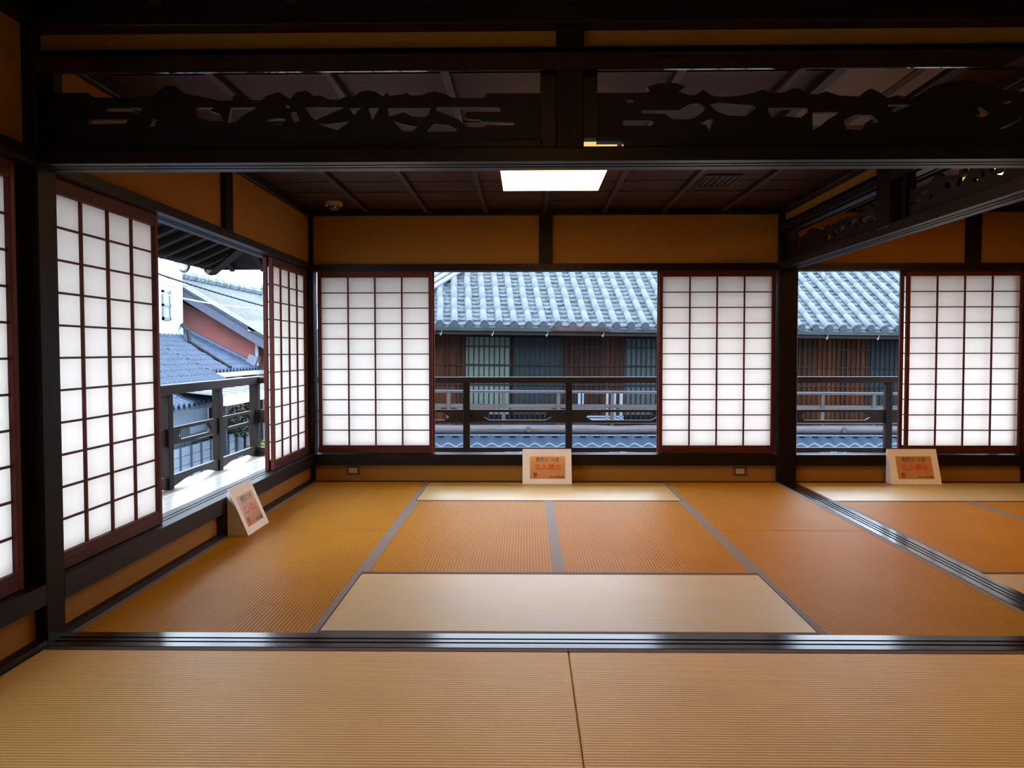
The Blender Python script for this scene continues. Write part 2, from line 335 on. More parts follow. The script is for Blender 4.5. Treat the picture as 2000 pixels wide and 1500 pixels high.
# left wall, near room
wn_ = struct(MB().box(PB-.07, -4.1, 1.78, -.05, -.158, 2.40).build('wall_left_near', PLASTER)); wn_.name = 'wall_left.001'
MB().box(PB-.04, -4.1, -.05, -.045, -.158, .17).build('plaster_panel', PLASTER, wn_)
groove_y('sill', WY, -4.1, -.158, 0.0, -.155, .230, wn_, gs=SG, h=.075, gd=.003)
groove_y('lintel_beam', WY, -4.1, -.158, -.002, -.155, 1.753, wn_, up=False, gs=SG, h=.06, gd=.006)
box('floor_batten', WY, -.06, -4.1, -.03, -.001, -.158, .024, wn_)
box('cornice', WY, -.10, -4.1, 2.255, .01, -.158, 2.33, wn_, bevel=.003)

# ---- walls behind and beside the viewer
FUSUMA = mat('fusuma_paper', (.66,.56,.40), .8, .04)
wf = struct(box('wall_front', FUSUMA, -.1, -4.2, -.05, 3.95, -4.1, 2.4))
wr_ = struct(box('wall_right', FUSUMA, 3.86, -4.1, -.05, 3.95, -.158, 2.4))
wr3 = struct(box('wall_right.001', PLASTER, 5.90, -.1, -.05, 5.98, D, 2.4))
w3f = struct(box('wall_front.001', PLASTER, 3.968, -.12, -.05, 5.95, -.04, 2.4))

# ---- ceilings made of boards under battens
cl = struct(box('ceiling', EAVE, -.15, -4.2, 2.40, 5.98, 3.97, 2.46))
def ceiling_room(x0, x1, y0, y1, z, n, step, first):
    w = (y1-y0)/n
    for i in range(n):
        dz = R.uniform(0, .004)
        box('ceiling_board', CEIL, x0, y0+i*w+.002, z+dz, x1, y0+(i+1)*w+.006, z+.012+dz, cl)
        if i: box('board_overlap', CEILB, x0, y0+i*w-.012, z-.004, x1, y0+i*w+.004, z+.004, cl)
    x = first
    while x < x1-.05:
        box('ceiling_batten', CEILB, x-.017, y0, z-.030, x+.017, y1, z-.004, cl, bevel=.003)
        x += step
ceiling_room(0, D+.02, 0, D, 2.240, 10, .482, .462)
ceiling_room(XB-.02, 5.9, 0, D, 2.240, 10, .482, XB+.45)
ceiling_room(0, 3.86, -4.1, -.158, 2.330, 10, .482, .462)
box('access_panel', mat('grey_panel', (.16,.13,.125), .5, .05), 3.05, .02, 2.222, 3.46, 1.18, 2.238, cl)
box('access_panel_edge', WY, 3.0, .02, 2.205, 3.045, 1.18, 2.238, cl)
box('access_panel_edge', WY, 3.47, .02, 2.205, 3.52, 1.18, 2.238, cl)

# ---- lintel wall between the near room and the far room (y = -.158 .. 0)
lw = struct(MB().box(0.0, -.118, 2.15, 1.866, -.04, 2.36).box(1.966, -.118, 2.15, 3.83, -.04, 2.36).build('wall_middle', PLASTER))
def both(name, m, z0, z1, y0=-.158, y1=-.002, x0=0, x1=3.83, bev=.004): return box(name, m, x0, y0, z0, x1, y1, z1, lw, bevel=bev)
both('upper_beam', WX, 2.135, 2.160); both('upper_beam_face', LX, 2.078, 2.160, y0=-.158, y1=-.145, bev=0)
groove_x('lintel_beam', WX, 0, 3.83, -.160, 0, 1.757, lw, up=False, gs=((.33,.10),(.60,.10)), h=.044, gd=.008)
both('lintel_cap', WX, 1.797, 1.815, y0=-.135, y1=-.02)
both('cornice', WX, 2.228, 2.36, y0=-.20, y1=-.06)
both('cornice', WX, 2.20, 2.26, y0=-.05, y1=.0)
box('hanging_strut', WZ, 1.867, -.150, 1.80, 1.965, -.008, 2.34, lw, bevel=.004)
# carved transoms: frame + pine-landscape boards, two bays
def carved(origin_fn, outer, holes, fx0, fx1, zb, zt, label, lip=.012, gap=False, name='carved_transom'):
    r = empty(name, origin_fn(fx0, 1.80, 0)); tag(r, label, 'transom')
    inv = Vector(r.location)
    fn = lambda u, v, t: tuple(Vector(origin_fn(u, v, t)) - inv)
    clip = [(max(fx0+.004, min(fx1-.004, p[0])), max(zb, min(zt, p[1]))) for p in outer]
    MB().prism(clip, [[p for p in h] for h in holes if max(q[0] for q in h) < fx1-.02], -.012, .012, fn).build('carved_board', RANMA, r)
    def fr(a0, a1, z0, z1, n, m=WX, t=.03):
        mb = MB(); P = [fn(a0,z0,-t), fn(a1,z0,-t), fn(a1,z0,t), fn(a0,z0,t), fn(a0,z1,-t), fn(a1,z1,-t), fn(a1,z1,t), fn(a0,z1,t)]
        mb.hexa(P); return mb.build(n, m, r)
    b0 = zb
    fr(fx0-.03, fx1+.03, zt+.024, zt+.045, 'top_rail', WX, .03)
    if gap: fr(fx0+.10, fx1, zb-.034, zb+.002, 'bottom_rail'); fr(fx0+.006, fx0+.10, zb-.008, zb+.006, 'bottom_rail')
    else: fr(fx0, fx1, zb-.03, zb+.004, 'bottom_rail')
    fr(fx0-(.045 if gap else .03), fx0+.006, zb+.002 if gap else zb-.03, zt+.024, 'end_stile'); fr(fx1-.006, fx1+(.05 if not gap else .02), zb-.03, zt+.024, 'end_stile')
    return r
f1 = lambda u, v, t: (u, -.080+t, v)
carved(f1, A_OUT, A_HOLES, .033, 1.817, 1.838, 2.088, 'carved openwork transom with pine trees and twin peaks, left of the hanging strut')
carved(f1, B_OUT, B_HOLES, 2.010, 3.80, 1.848, 2.088, 'carved openwork transom with layered pines, right of the hanging strut', gap=True)

# ---- partition between the far room and the side room (x = 3.82 .. 3.965)
pw = struct(MB().box(3.86, 0, 2.10, 3.925, D-.015, 2.26).build('wall_partition', PLASTER))
def py(name, m, z0, z1, x0=D, x1=XB, y0=0, y1=D-.015, bev=.004): return box(name, m, x0, y0, z0, x1, y1, z1, pw, bevel=bev)
py('upper_beam', WY, 2.092, 2.115); py('upper_beam_face', WY, 2.045, 2.115, x1=D+.012, bev=0); py('upper_beam_face', WY, 2.045, 2.115, x0=XB-.012, bev=0)
groove_y('lintel_beam', WY, 0, D-.015, D, XB, 1.748, pw, up=False, gs=((.33,.10),(.60,.10)), h=.055, gd=.010)
py('cornice', WY, 2.19, 2.25, x0=D-.03, x1=XB+.03)
box('hanging_strut', WZ, D-.004, 1.70, 1.79, XB+.004, 1.89, 2.25, pw, bevel=.004)
W2 = 1.76
fP = lambda k, y0: (lambda u, v, t: (3.892+t, y0 + (u if k > 0 else W2-u), 1.825 + (v-1.84)*.80))
lo = [(p[0]-.033, p[1]) for p in A_OUT]; lh = [[(p[0]-.033, p[1]) for p in h] for h in A_HOLES]
ro = [(p[0]-2.01, p[1]) for p in B_OUT]; rh = [[(p[0]-2.01, p[1]) for p in h] for h in B_HOLES]
carved(fP(1, 1.93), ro, rh, .02, 1.80, 1.84, 2.088, 'carved openwork transom of the side partition, beside the far post')
carved(fP(-1, -.06), lo, lh, .10, 1.70, 1.84, 2.088, 'carved openwork transom of the side partition, on the viewer side of its strut')

# ================================================================== SHOJI SCREENS
PH0, PH1 = .232, 1.752
def shoji_proto():
    """panel of local x 0..0.955, front face at y=0, z from sill to lintel; paper at the back"""
    r = empty('shoji_screen'); w = .955; t = .028; st = .030
    for x in (0, w-st): MB().box(x, 0, PH0, x+st, t, PH1).build('stile', SHZ, r, bevel=.002)
    MB().box(st, .001, PH0, w-st, t-.001, .297).build('bottom_rail', SHX, r, bevel=.002)
    MB().box(st, .001, 1.692, w-st, t-.001, PH1).build('top_rail', SHX, r, bevel=.002)
    cols = 4; rows = 11; x0, x1, z0, z1 = st, w-st, .297, 1.692
    cw = (x1-x0)/cols; rh_ = (z1-z0)/rows
    hb = MB().box(x0, .013, -.0042, x1, .022, .0042).mesh('horizontal_bar'); vb = MB().box(-.0060, .010, z0, .0060, .022, z1).mesh('vertical_bar')
    hb.materials.append(SHX); vb.materials.append(SHZ)
    for k in range(1, rows): link('horizontal_bar', hb, None, r, loc=(0, 0, z0+k*rh_))
    for k in range(1, cols): link('vertical_bar', vb, None, r, loc=(x0+k*cw, 0, 0))
    pn = MB().quad((0,.0225,0),(cw,.0225,0),(cw,.0225,rh_),(0,.0225,rh_)).mesh('paper_pane'); pn.materials.append(PAPER)
    for i in range(cols):
        for j in range(rows): link('paper_pane', pn, None, r, loc=(x0+i*cw, 0, z0+j*rh_))
    hk = MB(); hk.tube([(.015, -.0015, 1.02), (.015, .004, 1.02)], .010, 12); hk.build('finger_pull', mat('dull_brass', (.18,.12,.06), .4, metal=.6), r)
    return r
proto = shoji_proto(); used = [0]
def shoji(x, y, rz, label, flip=False, group='papered lattice screens'):
    o = proto if not used[0] else copy_tree(proto); used[0] = 1
    o.location = (x, y, 0); o.rotation_euler = (0, 0, rz)
    tag(o, label, 'sliding screen', group); return o
F1, F2 = D+.045, D+.085
shoji(.022, F1, 0, 'papered lattice screen at the left of the far wall, beside the corner post')
shoji(.034, F2, 0, 'papered lattice screen stacked outside the left one of the far wall')
shoji(2.850, F1, 0, 'papered lattice screen at the right of the far wall, left of the thick dark post')
shoji(2.842, F2, 0, 'papered lattice screen stacked outside the right one of the far wall')
shoji(4.872, F1, 0, 'papered lattice screen of the side room, at the right edge')
shoji(4.838, F2, 0, 'papered lattice screen stacked outside the side room one, its pale edge showing')
# left wall: panel front faces +x  -> rotate +90deg, local x runs along +y, local +y runs to -x
L1, L2 = -.045, -.085
shoji(L1, 0.0, math.pi/2, 'large papered lattice screen of the left wall, nearest beyond the left post')
shoji(L2, .022, math.pi/2, 'papered lattice screen stacked outside the large one of the left wall')
shoji(L1, 2.845, math.pi/2, 'narrow-looking papered lattice screen of the left wall, next to the far corner')
shoji(L2, 2.838, math.pi/2, 'papered lattice screen stacked outside the narrow-looking far one, its edge showing')
for k in range(2):
    shoji(L1, -1.175-.955*k*1.0, math.pi/2, ['papered lattice screen cut off by the left edge of the view, before the left post', 'papered lattice screen of the near room, beyond the left edge of the view'][k])
shoji(L2, -1.165, math.pi/2, 'extra papered lattice screen added to dim the one cut off by the left edge')  # second paper layer added to cut the light through that screen
shoji(L2, -3.06, math.pi/2, 'papered lattice screen of the near room beside the viewer')
shoji(L1, -4.01, math.pi/2, 'papered lattice screen of the near room behind the viewer')
box('jamb', WZ, -.135, -.235, .16, -.055, -.156, 1.79, wn_)

# ================================================================== LAMPS
GLOW = emit('lamp_diffuser', (1.0, .52, .15), 13)
GLOW2 = emit('lamp_side_paper', (1.0, .42, .07), 13*.12)
GLOW3 = emit('lamp_diffuser_dim', (1.0, .55, .18), 13*.26)
def lamp(x0, x1, y0, y1, label, zb=2.150, zt=2.238, g=None):
    r = empty('ceiling_light', ((x0+x1)/2, (y0+y1)/2, zt)); tag(r, label, 'ceiling light', 'square ceiling lamps')
    a, b = (x1-x0)/2, (y1-y0)/2; h = zb-zt
    MB().box(-a, -b, h, a, b, h+.006).build('diffuser', g or GLOW, r)
    MB().box(-a, -b-.001, h+.006, a, b+.001, -.006).build('side_panel', GLOW2, r)
    MB().box(-a+.05, -b+.05, -.006, a-.05, b-.05, .0).build('mounting_plate', WX, r)
    return r
lamp(1.605, 2.235, 1.32, 2.53, 'glowing warm rectangular ceiling lamp over the far room')
lamp(1.60, 2.22, -2.55, -1.35, 'third warm ceiling lamp, over the near room above the viewer', 2.24, 2.328, GLOW3)
lamp(4.62, 5.22, 1.32, 2.50, 'second warm ceiling lamp, over the side room behind the partition')

# smoke detector, vent, outlets
sd = empty('smoke_detector', (.262, 3.45, 2.24)); tag(sd, 'small round beige alarm on the ceiling near the far left corner', 'smoke detector')
CREAM = mat('cream_plastic', (.45,.30,.16), .5)
MB().tube([(0,0,0),(0,0,-.030)], .066, 24).build('base_ring', CREAM, sd, smooth=False)
MB().tube([(0,0,-.030),(0,0,-.052),(0,0,-.062)], [.048,.045,.03], 24).build('sensor_head', mat('dark_plastic', (.06,.055,.04), .4), sd)
MB().tube([(.02,-.038,-.045),(.02,-.047,-.045)], .004, 8).build('status_light', emit('green_led', (.1,.6,.15), .4), sd)
vt = empty('ceiling_vent', (3.06, 2.66, 2.238)); tag(vt, 'slotted dark vent set in the ceiling right of the lamp', 'air vent')
for a in ((-.12,-.2,.12,-.185),(-.12,.185,.12,.2),(-.12,-.185,-.105,.185),(.105,-.185,.12,.185)):
    MB().box(a[0],a[1],-.008,a[2],a[3],0).build('vent_frame', CEILB, vt)
for k in range(5): MB().box(-.09+k*.04, -.185, -.006, -.065+k*.04, .185, -.001).build('slat', WY, vt)
def outlet(x, z, label):
    r = empty('wall_outlet', (x, D-PB, z)); tag(r, label, 'outlet', 'brown wall outlets')
    MB().box(-.058,-.007,-.036,.058,0,.036).build('cover_plate', mat('brown_plate', (.10,.055,.03), .35), r, bevel=.003)
    MB().box(-.034,-.011,-.019,.034,-.006,.021).build('socket_insert', mat('beige_insert', (.42,.30,.20), .4), r, bevel=.002)
    for sx in (-.016,.016):
        for dx in (-.004,.004): MB().box(sx+dx-.0009,-.0118,-.006,sx+dx+.0009,-.0105,.006).build('slot', mat('slot_black', (.01,.01,.01), .6), r)
outlet(.312, .090, 'small brown wall outlet at the foot of the far wall, at left')
outlet(3.520, .086, 'small brown wall outlet at the foot of the far wall, near the thick dark post')

# ================================================================== SIGNS
KRAFT = mat('kraft_print', (.50,.24,.09), .35, .05, (9,9,9), .0, coat=.6)
RED = mat('red_ink', (.62,.035,.012), .5); INK = mat('black_ink', (.055,.022,.012), .5); GREEN = mat('green_ink', (.10,.13,.05), .5)
def text(name, body, size, m, parent, x, z, y=-.0016, align='CENTER', sx=1):
    cu = bpy.data.curves.new(name, 'FONT'); cu.body = body; cu.size = size; cu.align_x = align; cu.align_y = 'CENTER'; cu.offset = size*.012
    cu.resolution_u = 2
    t = bpy.data.objects.new('tmp_text', cu); COL.objects.link(t)
    bpy.context.view_layer.update()
    me = bpy.data.meshes.new_from_object(t.evaluated_get(bpy.context.evaluated_depsgraph_get()))
    bpy.data.objects.remove(t, do_unlink=True)
    me.name = name; me.materials.clear(); me.materials.append(m)
    for v in me.vertices: v.co = Vector((x + v.co.x*sx, y, z + v.co.y))
    return link(name, me, None, parent)
def sign(x, y, rz, label, lean=.115, w=.40, h=.297):
    """local: lower front edge at the origin along x, back towards +y"""
    r = empty('notice_stand', (x, y, .002), rz); tag(r, label, 'sign', 'folded notice boards on the mats')
    zt = math.sqrt(h*h-lean*lean); ang = math.atan2(lean, zt); t = .005
    f = empty('front_board', (0,0,0), 0, r); f.rotation_euler = (-ang, 0, 0)
    b = MB().box(0, 0, 0, w, t, h).build('board', WHITE, f)
    MB().box(.060, -.001, .044, w-.052, 0, h-.062).build('printed_sheet', KRAFT, f)
    text('notice_text', '危険につき', .039, INK, f, .205, h-.092)
    text('warning_text', '立入禁止', .053, RED, f, .207, .138, sx=1.06)
    text('museum_text', '町の宿美術館', .020, INK, f, .280, .059)
    MB().box(.086,-.0016,.077,.119,-.0010,.095).build('emblem_top', GREEN, f)
    MB().quad((.088,-.0016,.077),(.093,-.0016,.052),(.113,-.0016,.052),(.118,-.0016,.077)).build('emblem_base', RED, f)
    for xx in (0, w-.004):
        mb = MB(); P = [(xx,.006,0),(xx,lean*.62+.05,0),(xx,lean+.006,zt-.012)]; Q = [(p[0]+.004,p[1],p[2]) for p in P]
        b0 = 0; mb.v = P+Q; mb.f = [(0,1,2),(5,4,3),(0,3,4,1),(1,4,5,2),(2,5,3,0)]
        mb.build('side_support', WHITE, r)
    return r
sign(1.724, 3.690, 0, 'white notice board with a glossy tan print, under the middle window')
sign(4.704, 3.700, 0, 'white notice board with a tan print, under the side room window')
sign(.128, 1.722, math.pi/2, 'white notice board seen from its side, against the left wall')
# ================================================================== VERANDA
DZ = .108
dk = struct(box('floor.001', EAVE, -.88, -4.2, -.06, -.16, 4.85, .083))
box('deck_base', EAVE, -.88, 3.98, -.06, 7.0, 4.85, .083, dk)
for k in range(7):
    x0 = -.163-k*.1005; box('deck_board', DECKY, x0-.099, -4.0, DZ-.022, x0, 4.80 , DZ+R.uniform(-.001,.001), dk, bevel=.002)
for k in range(8):
    y0 = 3.985+k*.1005; box('deck_board', DECKX, -.160, y0, DZ-.022, 7.0, y0+.099, DZ+R.uniform(-.001,.001), dk, bevel=.002)
rl = empty('veranda_railing', (-.775, 4.70, DZ)); tag(rl, 'dark weathered wooden railing wrapping around the veranda outside the windows', 'railing')
rp_ = Vector(rl.location)
def rb(name, m, x0, y0, z0, x1, y1, z1, bev=.003):
    return MB().box(min(x0,x1)-rp_.x, min(y0,y1)-rp_.y, z0-rp_.z, max(x0,x1)-rp_.x, max(y0,y1)-rp_.y, z1-rp_.z).build(name, m, rl, bevel=bev)
XR, YR = -.775, 4.70
bx = [1.20, 2.147, 3.12, 4.10, 5.08, 6.05, .225]; ly = [3.735, 2.745, 1.76, .77, -.22, -1.2, -2.2, -3.2]
rb('post', RAILZ, XR-.04, YR-.04, DZ, XR+.04, YR+.04, .79)
for x in bx: rb('post', RAILZ, x-.031, YR-.03, DZ, x+.031, YR+.03, .79)
for y in ly: rb('post', RAILZ, XR-.03, y-.04, DZ, XR+.03, y+.04, .79)
rb('handrail', RAILX, XR-.18, YR-.045, .786, 7.0, YR+.045, .842)
rb('handrail', RAILY, XR-.045, -4.0, .780, XR+.045, YR+.16, .848)
def slot_board(a, b, along):
    """middle board between two posts with a long slot of hooked ends"""
    L = b-a; z0, z1 = .416, .540; e = min(.13, L*.2)
    s0, s1 = e, L-e; zc0, zc1 = .442, .516
    hole = [(s0, .470), (s0+.02, .492), (s0+.035, .492), (s0+.05, zc1), (s1-.05, zc1), (s1-.035, .492), (s1-.02, .492), (s1, .470), (s1-.05, zc0), (s0+.05, zc0)]
    outer = [(0, z0), (L, z0), (L, z1), (0, z1)]
    if along == 'x': fn = lambda u, v, t: (a+u-rp_.x, YR+t-rp_.y, v-rp_.z)
    else: fn = lambda u, v, t: (XR+t-rp_.x, a+u-rp_.y, v-rp_.z)
    return MB().prism(outer, [hole], -.012, .012, fn).build('slotted_board', RAILX if along == 'x' else RAILY, rl)
def low_rail(a, b, along):
    """lowest board, its underside cut to a shallow arch over the deck"""
    L = b-a; top = .200; 
    pts = [(0, top), (L, top), (L, DZ+.01)] + [(L*(1-k/10), DZ+.010+.045*math.sin(math.pi*min(1, max(0, (k-.5)/9)))) for k in range(1, 10)] + [(0, DZ+.01)]
    if along == 'x': fn = lambda u, v, t: (a+u-rp_.x, YR+t-rp_.y, v-rp_.z-.012)
    else: fn = lambda u, v, t: (XR+t-rp_.x, a+u-rp_.y, v-rp_.z)
    return MB().prism(pts, [], -.016, .016, fn).build('arched_bottom_rail', RAILX if along == 'x' else RAILY, rl)
sx_ = sorted([XR]+bx+[7.0])
for a, b in zip(sx_, sx_[1:]): slot_board(a+.032, b-.032, 'x'); low_rail(a+.032, b-.032, 'x')
sy_ = sorted([YR]+ly)
for a, b in zip(sy_, sy_[1:]): slot_board(a+.04, b-.04, 'y'); low_rail(a+.04, b-.04, 'y')

# our own eaves: boards on rafters, tile noses and a gutter bracket
ev = struct(empty('trim_9', (0, 0, 0)))
ex, ey, ez, wz = -1.33, 5.13, 1.900, 2.42
MB().hexa([(ex,-4.2,ez),(-.10,-4.2,wz),(-.10,3.95,wz),(ex,ey,ez),(ex,-4.2,ez+.03),(-.10,-4.2,wz+.03),(-.10,3.95,wz+.03),(ex,ey,ez+.03)]).build('eave_boarding', EAVE, ev)
MB().hexa([(ex,ey,ez),(-.10,3.95,wz),(7.2,3.95,wz),(7.2,ey,ez),(ex,ey,ez+.03),(-.10,3.95,wz+.03),(7.2,3.95,wz+.03),(7.2,ey,ez+.03)]).build('eave_boarding', EAVE, ev)
sl = (wz-ez)/(-.10-ex)
for k in range(30):
    y = -3.9+k*.30; xe = -.10 if y < 3.95 else -.10-(y-3.95)*1.04
    if xe-ex < .12: continue
    MB().bar((ex+.03, y, ez-.022), (xe, y, ez-.022+(xe-ex)*sl), .045, .05).build('rafter', RAILX, ev)
for k in range(27):
    x = -1.1+k*.30; ye = 3.95 if x > -.10 else 3.95+(-.10-x)*.96
    if ey-ye < .12: continue
    MB().bar((x, ey-.03, ez-.022), (x, ye, ez-.022+(ey-ye)*sl), .045, .05).build('rafter', RAILY, ev)
MB().bar((ex, ey, ez-.03), (-.10, 3.95, wz-.03), .09, .09).build('hip_rafter', RAILX, ev)
OURT = mat('our_roof_tile', (.02,.022,.026), .45, .3, (6,6,6), .2)
for k in range(28):
    y = -3.2+k*.30; MB().tube([(ex-.05, y, ez+.075), (ex+.25, y, ez+.20)], .040, 10).build('eave_tile', OURT, ev)
for k in range(27):
    x = ex+.15+k*.30; MB().tube([(x, ey+.05, ez+.075), (x, ey-.25, ez+.20)], .040, 10).build('eave_tile', OURT, ev)
MB().tube([(ex-.02, ey+.05, ez-.005), (ex+.1, ey-.08, ez+.05)], .075, 12).build('corner_tile', OURT, ev)
MB().hexa([(ex-.03,-4.2,ez+.05),(-.10,-4.2,wz+.10),(-.10,3.95,wz+.10),(ex-.03,ey+.03,ez+.05),(ex-.03,-4.2,ez+.10),(-.10,-4.2,wz+.16),(-.10,3.95,wz+.16),(ex-.03,ey+.03,ez+.10)]).build('roof_deck', OURT, ev)
MB().hexa([(ex-.03,ey+.03,ez+.05),(-.10,3.95,wz+.10),(7.2,3.95,wz+.10),(7.2,ey+.03,ez+.05),(ex-.03,ey+.03,ez+.10),(-.10,3.95,wz+.16),(7.2,3.95,wz+.16),(7.2,ey+.03,ez+.10)]).build('roof_deck', OURT, ev)
box('roof_deck', OURT, -.1, -4.2, 2.50, 7.2, 3.95, 2.56, ev)
MB().tube([(ex-.035,-4.2,ez+.012),(ex-.035,ey+.035,ez+.012),(7.2,ey+.035,ez+.012)], .034, 10).build('eave_gutter', OURT, ev)
gb = empty('gutter_bracket', (-1.40, 4.66, 1.92)); tag(gb, 'dark U-shaped gutter bracket hanging under the eave outside the left window', 'gutter bracket')
pts = [(-.05*math.cos(t), 0, -.055-.05*math.sin(t)) for t in [math.pi*k/8 for k in range(9)]]
MB().tube([(-.05,0,.0)]+pts+[(.05,0,.0)], .006, 8).build('hoop', mat('dark_metal', (.03,.035,.04), .4), gb)
MB().tube([(0,.01,-.052),(0,-.03,-.052)], .044, 14).build('gutter_end', mat('grey_gutter', (.35,.36,.37), .5), gb)
hb_ = empty('hanging_hook', tuple(aty(1613, 538, 5.0))); tag(hb_, 'small pale hook hanging from the eave outside the side room window', 'hook')
MB().tube([(0,0,.34),(0,0,0),(.01,0,-.02),(0,0,-.045),(-.012,0,-.03),(-.010,0,-.012)], .004, 6).build('hook_wire', mat('pale_wire', (.7,.68,.62), .4), hb_)

# ================================================================== HOUSE ACROSS THE STREET
TILE = mat('old_roof_tile', (.20,.235,.27), .55, .35, (3,3,3), .2, c2=(.31,.33,.35))
TILED = mat('old_pan_tile', (.014,.021,.028), .6, .5, (9,9,9), .3, c2=(.065,.080,.090))
CAPM = mat('tile_end', (.018,.024,.032), .7, .3, (20,20,20), .4, spec=.2)
O0 = aty(1080, 640, 12.66)
PHI = .10
nb = empty('neighbour_house', (O0.x, O0.y, 0), PHI); nb.rotation_euler = (0, .011, PHI)
tag(nb, 'old timber townhouse with grey tiled roof and lattice front across the street', 'house')
EZ = O0.z; SLP = .56; TP = .2725
XA, XZ = -3.6, 8.6
rf = MB().hexa([(XA,-.02,EZ-.03),(XZ,-.02,EZ-.03),(XZ,3.6,EZ-.03+3.6*SLP),(XA,3.6,EZ-.03+3.6*SLP),(XA,-.02,EZ+.0),(XZ,-.02,EZ+.0),(XZ,3.6,EZ+3.6*SLP),(XA,3.6,EZ+3.6*SLP)]).build('roof', TILED, nb)
nrow = int((XZ-XA)/TP)
# pan tiles: concave courses, real steps, one mesh
pm = MB(); cs = .15; nc = 23
for i in range(nrow):
    xc = XA+(i+.5)*TP+TP/2
    for j in range(nc):
        s0 = j*cs; s1 = s0+cs*1.15; lift = .012
        jx = R.uniform(-.006,.006); jz = R.uniform(-.004,.005)
        b = len(pm.v)
        for (s, up) in ((s0, lift+.018), (s1, .004)):
            for q in range(4):
                u = (q/3-.5); xx = xc+u*TP*.84+jx
                zz = EZ+.01+s*SLP+up+(u*u)*.11+jz
                pm.v.append((xx, s, zz))
        for q in range(3): pm.f.append((b+q, b+q+1, b+5+q, b+4+q))
        for q in range(4):
            xx, yy, zz = pm.v[b+q]; pm.v.append((xx, yy, zz-.024))
        for q in range(3): pm.f.append((b+8+q, b+9+q, b+q+1, b+q))
stuff(pm.build('pan_tiles', TILED, rf))
# round cover tiles, laid in rows up the slope
seg = .43; nseg = 7; rr_ = .066
def round_tile_mesh(L, r0, r1):
    mb = MB(); n = 8
    for (s, r) in ((0, r0), (L, r1)):
        for k in range(n+1):
            t = math.pi*k/n; mb.v.append((-math.cos(t)*r, s, s*SLP + math.sin(t)*r))
    for k in range(n): mb.f.append((k, k+1, n+2+k, n+1+k))
    mb.f.append(tuple(range(n, -1, -1))); return mb.mesh('round_tile')
rts = [round_tile_mesh(seg, rr_*q, rr_*.985*q) for q in (1, 1.015)]
TV = [mat('round_tile_a', (.070,.086,.104), .55, .12, (5,5,5), .15), mat('round_tile_b', (.066,.081,.098), .5, .2, (7,7,7), .15), mat('round_tile_c', (.074,.085,.099), .6, .22, (4,4,4), .2)]
meshes = []
for me in rts:
    for tv in TV:
        m2 = me.copy(); m2.materials.clear(); m2.materials.append(tv); meshes.append(m2)
        for p in m2.polygons[:-1]: p.use_smooth = True
capm = MB().tube([(0,-.012,.0),(0,.012,.0)], .074, 16).mesh('end_disc'); capm.materials.append(CAPM)
vis_rows = list(range(nrow))[:43]
for i in vis_rows:
    xc = XA+(i+.5)*TP
    for j in range(nseg):
        o = link('round_tile', R.choice(meshes), None, rf, loc=(xc+R.uniform(-.008,.008), j*seg-.02, EZ+.050+j*seg*SLP+R.uniform(-.004,.006)))
        o.rotation_euler = (R.uniform(-.01,.01), 0, R.uniform(-.012,.012))
    link('end_disc', capm, None, rf, loc=(xc, -.03, EZ+.048+R.uniform(-.006,.006)))
# upper hip of the roof seen in the top left corner of the middle window
hp = MB(); bpy.context.view_layer.update(); inv_ = nb.matrix_world.inverted(); p1 = inv_ @ aty(848, 560, O0.y+.98); p2 = inv_ @ aty(905, 525, O0.y+1.80); a = p1-(p2-p1)*1.2; b = p2+(p2-p1)*.9
dirv = (b-a)
for k in range(9):
    off = Vector((-.075, .03, .075))*k
    hp.tube([a+off, b+off], .05, 8)
stuff(hp.build('hip_ridge', mat('pale_hip_tile', (.13,.15,.175), .5, .1), rf))
# gutter with hooks
GM = mat('aged_gutter', (.018,.026,.028), .5, .3, (4,4,4))
gt = MB().box(XA, -.16, EZ-.075, XZ, -.055, EZ-.03).box(XA, -.165, EZ-.035, XZ, -.150, EZ-.015).build('gutter', GM, nb)
HK = mat('pale_metal', (.2,.22,.23), .35, metal=.5)
for px in (-2.06, -1.12, -.12, .92, 2.0, 3.1, 4.15, 5.2, 6.2, 7.2):
    MB().tube([(px,-.10,EZ-.07),(px-.01,-.10,EZ-.13),(px-.025,-.11,EZ-.17),(px-.04,-.10,EZ-.13)], .008, 6).build('gutter_hook', HK, gt)
MB().box(-.05, -.19, EZ-.06, 1.02, -.165, EZ+.012).build('gutter_patch', mat('rusty_sheet', (.032,.018,.016), .6, .3), gt)
MB().box(XA, -.06, EZ-.14, XZ, .95, EZ-.05).build('eave_soffit', EAVE, nb)
# wall: boards of varied colour behind a lattice of slats
WYL = .95; WB0, WB1 = -.52, EZ-.05
BR = [mat('brown_board_a', (.050,.013,.005), .7, .4, (10,10,2)), mat('brown_board_b', (.030,.010,.005), .7, .4, (10,10,2)), mat('brown_board_c', (.075,.020,.006), .7, .4, (10,10,2))]
PALEW = mat('pale_pane', (.125,.155,.135), .6, .1); GREYW = mat('grey_pane', (.022,.030,.034), .6, .2); BLUEW = mat('blue_grey_pane', (.06,.078,.085), .6, .15); DARKW = mat('dark_wall', (.006,.006,.007), .7)
bk = MB().box(XA, WYL+.06, WB0, XZ, WYL+.12, WB1).build('wall', DARKW, nb)
zones = [(-3.6,-1.62,'b'), (-1.62,-.70,'p'), (-.70,.34,'g'), (.34,.98,'b2'), (.98,1.52,'b'), (1.52,3.0,'u'), (3.0,6.55,'b'), (6.55,8.6,'g')]
